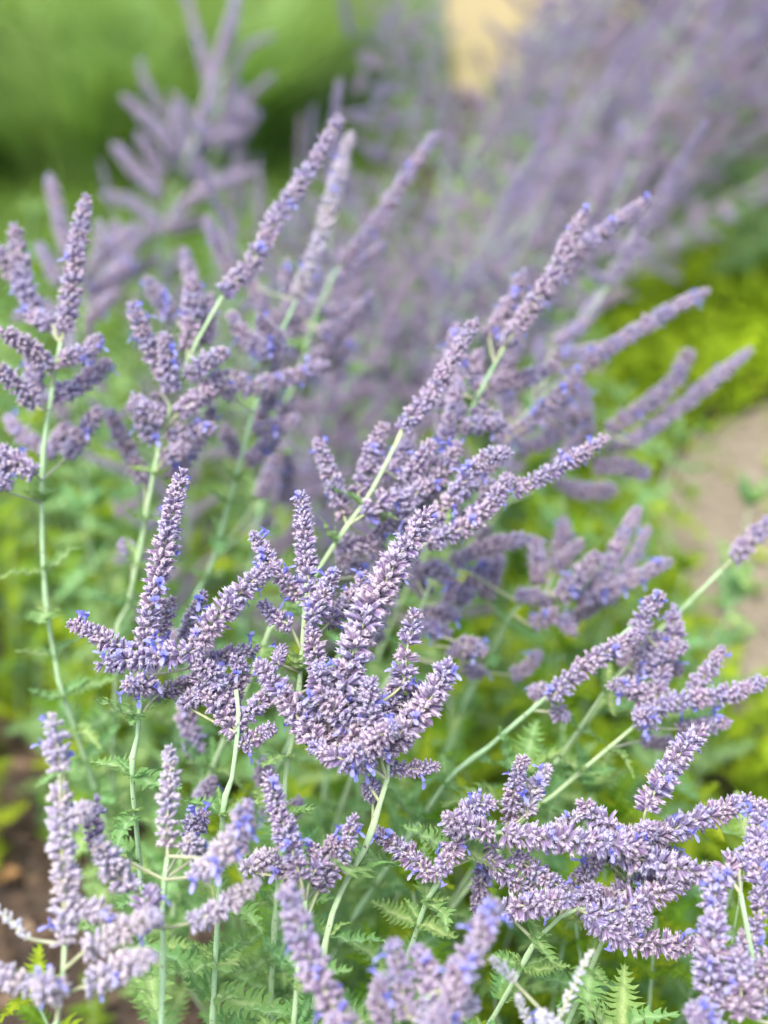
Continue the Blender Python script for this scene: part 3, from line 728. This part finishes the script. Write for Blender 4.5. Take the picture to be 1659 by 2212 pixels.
make_stalk('tall sage stalk with a pale jointed spike beside the long blue-tipped one', G,
    [(420, 1330, 1.12), (455, 1230, 1.12), (505, 1050, 1.1), (545, 900, 1.1), (590, 760, 1.1), (640, 650, 1.12)],
    [([(645, 640), (690, 520), (725, 400), (757, 290)], dict(fat=1.0, dt=.05, gap=6, mat='calyx_pale', bloom=.15)),
     ([(560, 835), (630, 815), (705, 785)], dict(fat=1.0, d=1.08, bloom=.2)),
     ([(575, 770), (530, 730), (500, 680)], dict(fat=1.05, d=1.08, bloom=.2)),
     ([(570, 780), (600, 740), (560, 690)], dict(fat=1.05, d=1.1)),
     ([(570, 830), (540, 840), (505, 810)], dict(fat=1.0, d=1.05, bloom=.3)),
     ([(555, 930), (600, 920), (645, 905)], dict(fat=.95, d=1.1, bloom=.2)),
     ([(550, 930), (570, 890), (590, 850)], dict(fat=1.0, d=1.12)),
     ([(560, 1075), (590, 1020), (605, 960)], dict(fat=1.15, d=1.2)),
     ([(610, 1080), (625, 1020), (612, 960)], dict(fat=1.15, d=1.22)),
     ([(520, 985), (495, 950), (485, 925)], dict(fat=1.0, d=1.15)),
     ([(500, 850), (470, 830), (430, 870)], dict(fat=1.0, d=1.02, bloom=.35)),
     ([(620, 680), (640, 660), (700, 665)], dict(fat=1.0, d=1.2)),
     ([(500, 600), (470, 530), (447, 472)], dict(fat=1.0, d=1.25)),
     ([(590, 720), (560, 640), (520, 590)], dict(fat=1.05, d=1.2))], root=(-.03, 1.2), leaf_size=.03, leaves=(.3, .88), skip=0, extra=3)
make_stalk('sage stalk with a slender slanting spike rising alone before the purple haze', G,
    [(580, 1000, 1.22), (640, 820, 1.2), (690, 660, 1.18), (730, 580, 1.17)],
    [([(740, 570), (800, 500), (860, 410), (942, 290)], dict(fat=.98, dt=.04, gap=5.4, mat='calyx', bloom=.12)),
     ([(720, 610), (790, 560), (830, 530)], dict(fat=1.0, d=1.22)),
     ([(680, 690), (740, 670), (800, 660)], dict(fat=1.0, d=1.22)),
     ([(660, 760), (620, 700), (590, 680)], dict(fat=1.0, d=1.2)),
     ([(650, 800), (720, 780), (760, 730)], dict(fat=1.0, d=1.2)),
     ([(670, 720), (660, 640), (690, 590)], dict(fat=1.0, d=1.25, bloom=.25))], extra=6, skip=.3)
make_stalk('sage stalk with twin slanting spikes side by side, one much longer', G,
    [(900, 1100, 1.06), (980, 960, 1.05), (1040, 840, 1.04), (1090, 750, 1.03)],
    [([(1090, 745), (1170, 640), (1270, 530), (1398, 432)], dict(fat=1.0, dt=.04, gap=5.4, bloom=.15)),
     ([(1110, 720), (1190, 600), (1240, 500), (1268, 455)], dict(fat=1.0, d=1.0, dt=.01, gap=5)),
     ([(1060, 720), (1110, 650), (1130, 590)], dict(fat=1.05, d=1.1, bloom=.25)),
     ([(1060, 830), (1130, 820), (1200, 790)], dict(fat=1.0, d=1.08)),
     ([(1030, 880), (1080, 920), (1080, 925)], dict(fat=1.0, d=1.0, bloom=.35)),
     ([(1000, 920), (1050, 915), (1080, 915)], dict(fat=.9, d=.98, bloom=.45)),
     ([(1040, 860), (1020, 800), (1040, 760)], dict(fat=1.0, d=1.08, bloom=.2)),
     ([(1000, 900), (960, 860), (1000, 810)], dict(fat=1.0, d=1.06, bloom=.25))], extra=6, skip=.5)
make_stalk('sage stalk with a long thin spike slanting out above the bright ground cover', G,
    [(980, 1080, 1.16), (1080, 960, 1.14), (1170, 860, 1.13), (1250, 795, 1.12)],
    [([(1260, 788), (1350, 730), (1440, 675), (1527, 628)], dict(fat=.95, dt=.04, gap=5)),
     ([(1080, 960), (1170, 890), (1255, 800)], dict(fat=.95, d=1.1, bloom=.2)),
     ([(1190, 770), (1290, 755), (1340, 740)], dict(fat=.9, d=1.25)),
     ([(1200, 740), (1255, 705), (1300, 645)], dict(fat=.9, d=1.25, dt=.03)),
     ([(1270, 930), (1265, 880), (1255, 830)], dict(fat=.95, d=1.18)),
     ([(1120, 970), (1170, 960), (1230, 920)], dict(fat=.9, d=1.15)),
     ([(1180, 930), (1220, 890), (1270, 900)], dict(fat=.9, d=1.2, bloom=.2))], extra=5, skip=.5)
make_stalk('sage stalk forking into two long thin spikes over the green path edge', G,
    [(1060, 1130, 1.24), (1150, 1060, 1.22), (1240, 985, 1.2), (1310, 935, 1.18)],
    [([(1315, 930), (1390, 880), (1450, 830), (1487, 765)], dict(fat=1.12, dt=0, bloom=.05, taper=.85)),
     ([(1370, 955), (1440, 900), (1530, 830), (1620, 757)], dict(fat=1.0, d=1.18, dt=.02, bloom=.05)),
     ([(1290, 1010), (1340, 1005), (1392, 1022)], dict(fat=1.2, d=1.2, bloom=.3, taper=.8)),
     ([(1225, 1050), (1270, 1062), (1322, 1062)], dict(fat=1.2, d=1.22, taper=.8, bloom=.05)),
     ([(1250, 960), (1240, 900), (1275, 880)], dict(fat=1.0, d=1.22)),
     ([(1300, 960), (1350, 960), (1385, 930)], dict(fat=1.0, d=1.22)),
     ([(1200, 1010), (1240, 960), (1280, 930)], dict(fat=1.0, d=1.2, bloom=.2))], root=(.2, 1.25), extra=2, skip=.6)
make_stalk('sage stalk on a long slanting stem, spikes bunched at its end near the path', G,
    [(930, 1740, .95), (1060, 1610, .93), (1200, 1490, .91), (1310, 1400, .90), (1375, 1345, .90)],
    [([(1190, 1508), (1250, 1450), (1310, 1410), (1385, 1365)], dict(fat=1.0, d=.89, dt=0)),
     ([(1370, 1370), (1400, 1320), (1425, 1282)], dict(fat=.95, d=.90)),
     ([(1440, 1420), (1455, 1370), (1455, 1312)], dict(fat=1.0, d=.93)),
     ([(1200, 1540), (1225, 1550)], dict(fat=.8, d=.92)),
     ([(1175, 1490), (1150, 1500)], dict(fat=.8, d=.96))], leaf_size=.034, leaves=(.35, .85), skip=.1)
make_stalk('sage stalk with a short knot of spikes tucked between the two stalks nearest the path', G,
    [(1080, 1790, .99), (1200, 1648, .97), (1311, 1488, .95), (1355, 1440, .94)],
    [([(1380, 1420), (1430, 1410), (1480, 1395)], dict(fat=1.0, d=.93, bloom=.2)),
     ([(1390, 1460), (1400, 1420), (1420, 1370)], dict(fat=1.0, d=.93)),
     ([(1370, 1450), (1330, 1400)], dict(fat=.9, d=.95, bloom=.2)),
     ([(1400, 1440), (1440, 1450), (1470, 1440)], dict(fat=.95, d=.95, bloom=.2)),
     ([(1375, 1430), (1380, 1380), (1400, 1350)], dict(fat=.95, d=.96))], leaf_size=.03, skip=.2)
make_stalk('sage stalk with a level wavy spike pointing at the path from a bluish head', G,
    [(1080, 1830, .93), (1206, 1709, .92), (1372, 1568, .905), (1400, 1545, .90)],
    [([(1390, 1540), (1470, 1515), (1540, 1505), (1590, 1495), (1655, 1470)], dict(fat=1.0, d=.90, dt=0, bloom=.12)),
     ([(1400, 1560, .90), (1385, 1545, .87)], dict(fat=1.05, bloom=.5)),
     ([(1470, 1575), (1520, 1568), (1575, 1560)], dict(fat=.85, d=.93, bloom=.25)),
     ([(1490, 1490), (1530, 1450), (1560, 1402)], dict(fat=.85, d=.91)),
     ([(1410, 1530), (1370, 1490), (1320, 1480)], dict(fat=1.0, d=.91, bloom=.2)),
     ([(1420, 1500), (1430, 1450), (1440, 1430)], dict(fat=1.0, d=.92)),
     ([(1390, 1600), (1430, 1605), (1450, 1600)], dict(fat=.8, d=1.0))], leaf_size=.03, skip=.3)
make_stalk('blurred sage stalk with a fan of short spikes above the foliage near the path', G,
    [(990, 1560, 1.14), (1050, 1440, 1.12), (1110, 1320, 1.1), (1180, 1280, 1.09)],
    [([(1290, 1270), (1330, 1190), (1378, 1098)], dict(fat=.95, d=1.1, dt=.02)),
     ([(1300, 1290), (1360, 1220), (1400, 1140)], dict(fat=.85, d=1.15)),
     ([(1210, 1290), (1255, 1240), (1290, 1200)], dict(fat=1.1, d=1.07, bloom=.2)),
     ([(1300, 1290), (1370, 1250), (1448, 1212)], dict(fat=.9, d=1.1)),
     ([(1165, 1260), (1160, 1200), (1155, 1165)], dict(fat=1.1, d=1.12)),
     ([(1200, 1210), (1215, 1160), (1218, 1120)], dict(fat=1.0, d=1.16)),
     ([(1200, 1230), (1230, 1200), (1255, 1170)], dict(fat=.9, d=1.14)),
     ([(985, 1210), (1060, 1180), (1140, 1162)], dict(fat=1.0, d=1.06, bloom=.2)),
     ([(1050, 1290), (1070, 1230), (1080, 1200)], dict(fat=1.0, d=1.1)),
     ([(1150, 1350), (1200, 1330), (1240, 1370)], dict(fat=.95, d=1.08)),
     ([(1190, 1300), (1160, 1290), (1120, 1285)], dict(fat=1.0, d=1.09, bloom=.2)),
     ([(1240, 1340), (1280, 1310), (1330, 1290)], dict(fat=.9, d=1.12)),
     ([(1250, 1300), (1280, 1280), (1300, 1240)], dict(fat=1.0, d=1.09, bloom=.25))], leaf_size=.03, skip=.2)
make_stalk('blurred sage stalk with stubby level spikes low behind the centre cluster', G,
    [(800, 1560, 1.06), (860, 1440, 1.05), (900, 1340, 1.04), (930, 1260, 1.04)],
    [([(900, 1240), (940, 1230), (975, 1260), (965, 1300)], dict(fat=.95, d=1.05, bloom=.2)),
     ([(900, 1335), (940, 1328), (985, 1330)], dict(fat=1.0, d=1.04, bloom=.1)),
     ([(900, 1360), (935, 1360), (970, 1365)], dict(fat=1.0, d=1.02, bloom=.3)),
     ([(990, 1300), (1030, 1250), (1050, 1210)], dict(fat=1.05, d=1.08)),
     ([(1000, 1390), (1030, 1400), (1045, 1410)], dict(fat=.95, d=1.0, bloom=.3)),
     ([(975, 1400), (1000, 1410), (1020, 1415)], dict(fat=.9, d=1.02)),
     ([(1010, 1450), (1040, 1450)], dict(fat=.9, d=1.05)),
     ([(1110, 1460), (1140, 1440), (1165, 1410)], dict(fat=.9, d=1.1)),
     ([(920, 1280), (900, 1250), (890, 1200)], dict(fat=1.0, d=1.06))], leaf_size=.03, skip=.2)
make_stalk('sage stalk with a lone spike on a long bare stem reaching over the path', G,
    [(1330, 1470, 1.1), (1400, 1385, 1.08), (1480, 1310, 1.06), (1560, 1230, 1.05)],
    [([(1585, 1205), (1625, 1165), (1690, 1110)], dict(fat=1.05, dt=0, bloom=.05))], leaf_size=.02, skip=.7, root=(.22, 1.2))
make_stalk('blurred sage stalk with wide arms standing before the tall grass', G,
    [(330, 760, 1.92), (342, 600, 1.90), (360, 480, 1.87), (395, 370, 1.85), (420, 300, 1.85)],
    [([(425, 290), (460, 180), (485, 80), (515, -10)], dict(fat=1.14, d=1.85, dt=.03, bloom=.2)),
     ([(385, 330), (330, 270), (268, 210)], dict(fat=1.32, d=1.85)),
     ([(345, 420), (295, 370), (248, 315)], dict(fat=1.44, d=1.85)),
     ([(400, 350), (440, 310), (520, 285)], dict(fat=1.20, d=1.87, bloom=.2)),
     ([(410, 320), (385, 270), (375, 230)], dict(fat=1.20, d=1.87)),
     ([(365, 490), (400, 440), (470, 400), (555, 365)], dict(fat=1.32, d=1.83, bloom=.15)),
     ([(350, 500), (290, 440), (225, 420)], dict(fat=1.32, d=1.85)),
     ([(340, 560), (270, 600), (200, 680)], dict(fat=1.32, d=1.85)),
     ([(230, 590), (280, 540), (320, 495)], dict(fat=1.44, d=1.83)),
     ([(350, 380), (320, 320), (300, 290)], dict(fat=1.32, d=1.89)),
     ([(190, 660), (240, 610), (290, 560)], dict(fat=1.32, d=1.80, bloom=.2)),
     ([(360, 250), (320, 190), (300, 130)], dict(fat=1.02, d=1.97)),
     ([(370, 500), (430, 480), (480, 520)], dict(fat=1.32, d=1.87)),
     ([(440, 300), (480, 260), (540, 240)], dict(fat=1.08, d=1.91))], root=(-.5, 2.15), skip=.3, extra=5)
make_stalk('blurred sage stalk with twin upright spikes behind the leftmost stalk', G,
    [(170, 860, 1.35), (165, 760, 1.34), (150, 650, 1.33)],
    [([(150, 560), (130, 480), (107, 382)], dict(fat=1.15, d=1.35, bloom=.25)),
     ([(165, 590), (150, 520), (125, 470)], dict(fat=1.15, d=1.33)),
     ([(130, 610), (105, 570), (85, 530)], dict(fat=1.1, d=1.3)),
     ([(180, 620), (210, 560), (215, 480)], dict(fat=1.0, d=1.38, mat='calyx_pale')),
     ([(140, 690), (90, 660), (30, 690)], dict(fat=1.0, d=1.3)),
     ([(192, 630), (240, 600), (282, 566)], dict(fat=1.15, d=1.36, bloom=.2)),
     ([(190, 694), (220, 665), (250, 634)], dict(fat=1.1, d=1.34)),
     ([(200, 570), (250, 528), (293, 490)], dict(fat=1.15, d=1.38)),
     ([(180, 600), (230, 540), (250, 480)], dict(fat=1.1, d=1.4)),
     ([(140, 900), (110, 860), (60, 870)], dict(fat=1.0, d=1.3))], root=(-.34, 1.5), skip=.3, extra=2)
make_stalk('faint blurred sage stalk top with wispy spikes against the tall grass', G,
    [(470, 620, 1.95), (465, 420, 1.95), (470, 250, 1.95), (480, 130, 1.95)],
    [([(480, 120), (500, 60), (510, 0), (525, -60)], dict(fat=1.1, d=1.95, dt=0)),
     ([(470, 250), (440, 130), (400, -20)], dict(fat=1.1, d=1.97)),
     ([(480, 210), (530, 110), (590, 75)], dict(fat=.8, d=1.97)),
     ([(480, 300), (530, 220), (590, 160)], dict(fat=.9, d=1.97)),
     ([(460, 320), (420, 260), (370, 200)], dict(fat=.9, d=1.97)),
     ([(475, 330), (520, 300), (560, 240)], dict(fat=1.0, d=1.97))], root=(-.4, 2.2), skip=.3, extra=6)

# ------------------------------------------------------------------ further stalks of the near shrub and the shrub behind
random.seed(77)
def spike_mesh(L, fat, rng):
    """one whole spike as one mesh, for stalks too far away to show single whorls"""
    acc = ([], [], []); bend = Vector((rng.uniform(-.15, .15), rng.uniform(-.15, .15), 0)); s = .004
    while s < L:
        f = s / L; sc = fat * (1 - .4 * max(0, (f - .4) / .6)) * rng.uniform(.9, 1.1)
        whorl_geo(acc, 9, (35, 90), Vector((0, 0, s)) + bend * L * f * f, frame((Vector((0, 0, 1)) + bend * 2 * f).normalized(), rng.uniform(0, 6)), sc * 1.08, rng, True, 0)
        s += .0056 * sc * (1.2 - .3 * f)
    return mesh('flower_spike', *acc[:2], 'calyx', acc[2])
SPK = [(L, spike_mesh(L, f, random)) for L, f in ((.032, .9), (.04, .95), (.05, 1.0), (.06, 1.0), (.07, 1.0), (.085, 1.0), (.10, 1.0), (.12, 1.0))]

def far_stalk(h, lean, n_pairs):
    e = link('sage_stalk', None)
    line, L = smooth_line([Vector((0, 0, -.02)), Vector((lean * .25, 0, h * .45)), Vector((lean * .65, 0, h * .8)), Vector((lean, 0, h))], 40)
    V, F, T = tube(line, 2.2 * MM, 1.0 * MM, 5); link('stem', mesh('stem', V, F, 'stem', T, True), e)
    tg = tangents(line); Ls, ms = random.choice(SPK[-2:])
    link('flower_spike', ms, e, line[-1], frame(tg[-1]), random.uniform(.9, 1.2))
    for k in range(n_pairs):
        f = 1 - (k + .5) * .055; i = int(f * 39); az0 = (k % 2) * 1.57 + random.uniform(-.3, .3)
        for sd in (0, math.pi):
            if random.random() < .08: continue
            j = min(7, max(0, 1 + k // 2 + random.choice((-1, 0, 0, 1)))); a = R(random.uniform(38, 68)); z = tg[i]
            out = frame(z) @ Vector((math.cos(az0 + sd), math.sin(az0 + sd), 0)); d = (z * math.cos(a) + out * math.sin(a)).normalized()
            link('flower_spike', SPK[j][1], e, line[i], frame(d, random.uniform(0, 6)), random.uniform(.9, 1.15))
    for k in range(7):
        f = .25 + .05 * k; i = int(f * 39)
        for sd in (0, math.pi):
            link('leaf', random.choice(LEAF['leaf']), e, line[i], leaf_quat(tg[i], sd + (k % 2) * 1.57, R(65)), .04)
    return e
def seen(p):
    r = p - CAM; d = r.dot(FWD)
    return W2 + r.x / d / (HALF * .75) * W2, H2 - r.dot(UP) / d / HALF * H2
FTIP = [(random.uniform(.1, .3), random.uniform(.72, .86)) for _ in range(7)]
FAR = [far_stalk(FTIP[i][1], FTIP[i][0], random.choice((9, 10, 11))) for i in range(7)]
def crosses(loc, quat, sc, k):
    """would the stalk stand before the sandy clearing, the tall grass or the ground cover, which lie open?"""
    for f in (1.14, 1.0, .85, .7):
        L = FTIP[k]; p = Vector(loc) + quat @ (Vector((L[0] * f ** 2, 0, L[1] * f)) * sc); u, v = seen(p)
        if 965 < u < 1105 and v < 150: return True
        if u < 690 and v < 175: return True
        if u > 1215 and v > 640 and p.y < 2.4: return True
    return False
fused = set()
def put_far(x, y, az, tilt, s, label, group, sink=0):
    k = random.randrange(7); q = Quaternion((0, 1, 0), tilt) @ Quaternion((0, 0, 1), az)
    if crosses((x, y, 0), q, s, k): return 0
    o = copy_tree(FAR[k]) if k in fused else FAR[k]; fused.add(k)
    o.location = (x, y, sink); o.scale = (s, s, s); o.rotation_euler = q.to_euler()
    tag(o, label, 'flower stalk', group); return 1
# back of the near shrub: stems fan out to the right
n = 0
while n < 92:
    x, y = random.uniform(-.32, .10), random.uniform(1.15, 2.2)
    if n >= 74: x, y = random.uniform(-.34, -.1), random.uniform(1.4, 2.3)
    tl = R(random.gauss(12, 8))
    lim = 1.05 - (.23 if x < -.12 else .14) * y - .09
    h = lim * random.uniform(.78, 1.0)
    look = ('leaning hard towards the path' if tl > R(19) else 'leaning a little' if tl > R(8) else 'standing straight')
    where = 'by the lawn' if x < -.08 else 'in the middle of the purple thicket' if y < 1.7 else 'at the back of the near thicket'
    n += put_far(x, y, random.gauss(0, 1.3), tl, h / .8, 'blurred lavender sage stalk %s %s' % (look, where), 'blurred stalks %s %s' % (look, where))
# second shrub further back, reaching out of the picture: its stems spread outwards from its middle
n = 0
while n < 172:
    x, y = random.uniform(-.1, 1.15), random.uniform(2.25, 3.9)
    if y < 2.3 + 1.05 * (x - .1): continue
    if x < .02 * y - .04: continue
    front = max(0, 1 - (y - 2.3 - 1.05 * max(0, x - .1)) / .5)
    h = (.66 + .30 * random.random()) * (1 - .22 * front) * (1.25 if x > .45 else 1)
    dv = Vector((.5 + .5 * (x - .7) + random.gauss(0, .25), -.9 * front + random.gauss(0, .25), 0)); tl = R(random.uniform(8, 30) + 14 * front)
    q = Quaternion(Vector((-dv.y, dv.x, 0)).normalized(), tl) @ Quaternion((0, 0, 1), math.atan2(dv.y, dv.x) + random.gauss(0, .6))
    k = random.randrange(7); sc_ = h / .8
    if crosses((x, y, 0), q, sc_, k): continue
    o = copy_tree(FAR[k]) if k in fused else FAR[k]; fused.add(k)
    o.location = (x, y, 0); o.scale = (sc_, sc_, sc_); o.rotation_euler = q.to_euler()
    where = ('hanging out over the ground cover' if front > .45 else 'beside the tall grass' if x < .4 else 'at the rear before the sandy clearing' if y > 3.4 else 'in the heart of the far shrub')
    look = 'steeply leaning' if tl > R(24) else 'slightly leaning'
    tag(o, 'hazy purple %s sage stalk %s' % (look, where), 'flower stalk', '%s stalks %s' % (look, where)); n += 1

# ------------------------------------------------------------------ small oval-leaved weeds, fallen leaves
def oval_leaf():
    V = [(0, 0, 0)]; F = []; T = [1.0]; n = 6
    for i in range(1, n + 1):
        f = i / n; ww = .3 * math.sin(math.pi * f ** .85) if i < n else 0
        if i < n:
            V += [(-ww, f, .12 * ww - .15 * f * f), (0, f, -.15 * f * f), (ww, f, .12 * ww - .15 * f * f)]; T += [.2, .8, .2]
        else: V.append((0, 1, -.15)); T.append(.3)
    F += [(0, 2, 1), (0, 3, 2)]
    for i in range(n - 2):
        a = 1 + 3 * i; F += [(a, a + 1, a + 4, a + 3), (a + 1, a + 2, a + 5, a + 4)]
    a = 1 + 3 * (n - 2); e_ = len(V) - 1; F += [(a, a + 1, e_), (a + 1, a + 2, e_)]
    return mesh('leaf', V, F, 'leaf_small', T, True)
OVAL = oval_leaf()
def weed(x, y, h, nodes, size, label, lean=0):
    e = link('small_weed', None, None, (x, y, 0)); tag(e, label, 'weed')
    line, L = smooth_line([Vector((0, 0, -.01)), Vector((lean * .4, 0, h * .5)), Vector((lean, .01, h))], 20)
    V, F, T = tube(line, 1.0 * MM, .5 * MM, 5); link('stem', mesh('stem', V, F, 'stem', T), e); tg = tangents(line)
    for k in range(nodes):
        i = int((.2 + .8 * k / (nodes - 1)) * 19)
        for sd in (0, 2.2, 4.2): link('leaf', OVAL, e, line[i], leaf_quat(tg[i], sd + k * 1.1, R(random.uniform(40, 80))), size * random.uniform(.6, 1.1))
p = at(1575, 1930, .80)
weed(p.x, p.y, p.z + .02, 14, .017, 'small bright oval-leaved weed peeping between the crowded bluish spikes', .01)
weed(-.27, .93, .05, 4, .024, 'tiny oval-leaved seedling on the mulch under the pale whitish stalk')
weed(-.36, .88, .05, 5, .022, 'grey-green oval-leaved seedling at the outer corner of the mulch')
weed(-.5, 1.28, .10, 5, .035, 'yellowish broad-leaved weed at the back of the bare mulch')
for i, (x, y, s, lab) in enumerate([(-.38, 1.13, .045, 'curled orange-brown fallen leaf on the mulch'), (-.22, .9, .02, 'tiny tan fallen leaf on the mulch near the seedling')]):
    V, F, T = leaf_geo(1, .2, 6, .9, -.2, .6); o = link('fallen_leaf', mesh('fallen_leaf', V, F, 'dry', T), None, (x, y, .02), Quaternion((0, 0, 1), 2.2 + i), s)
    tag(o, lab, 'fallen leaf')
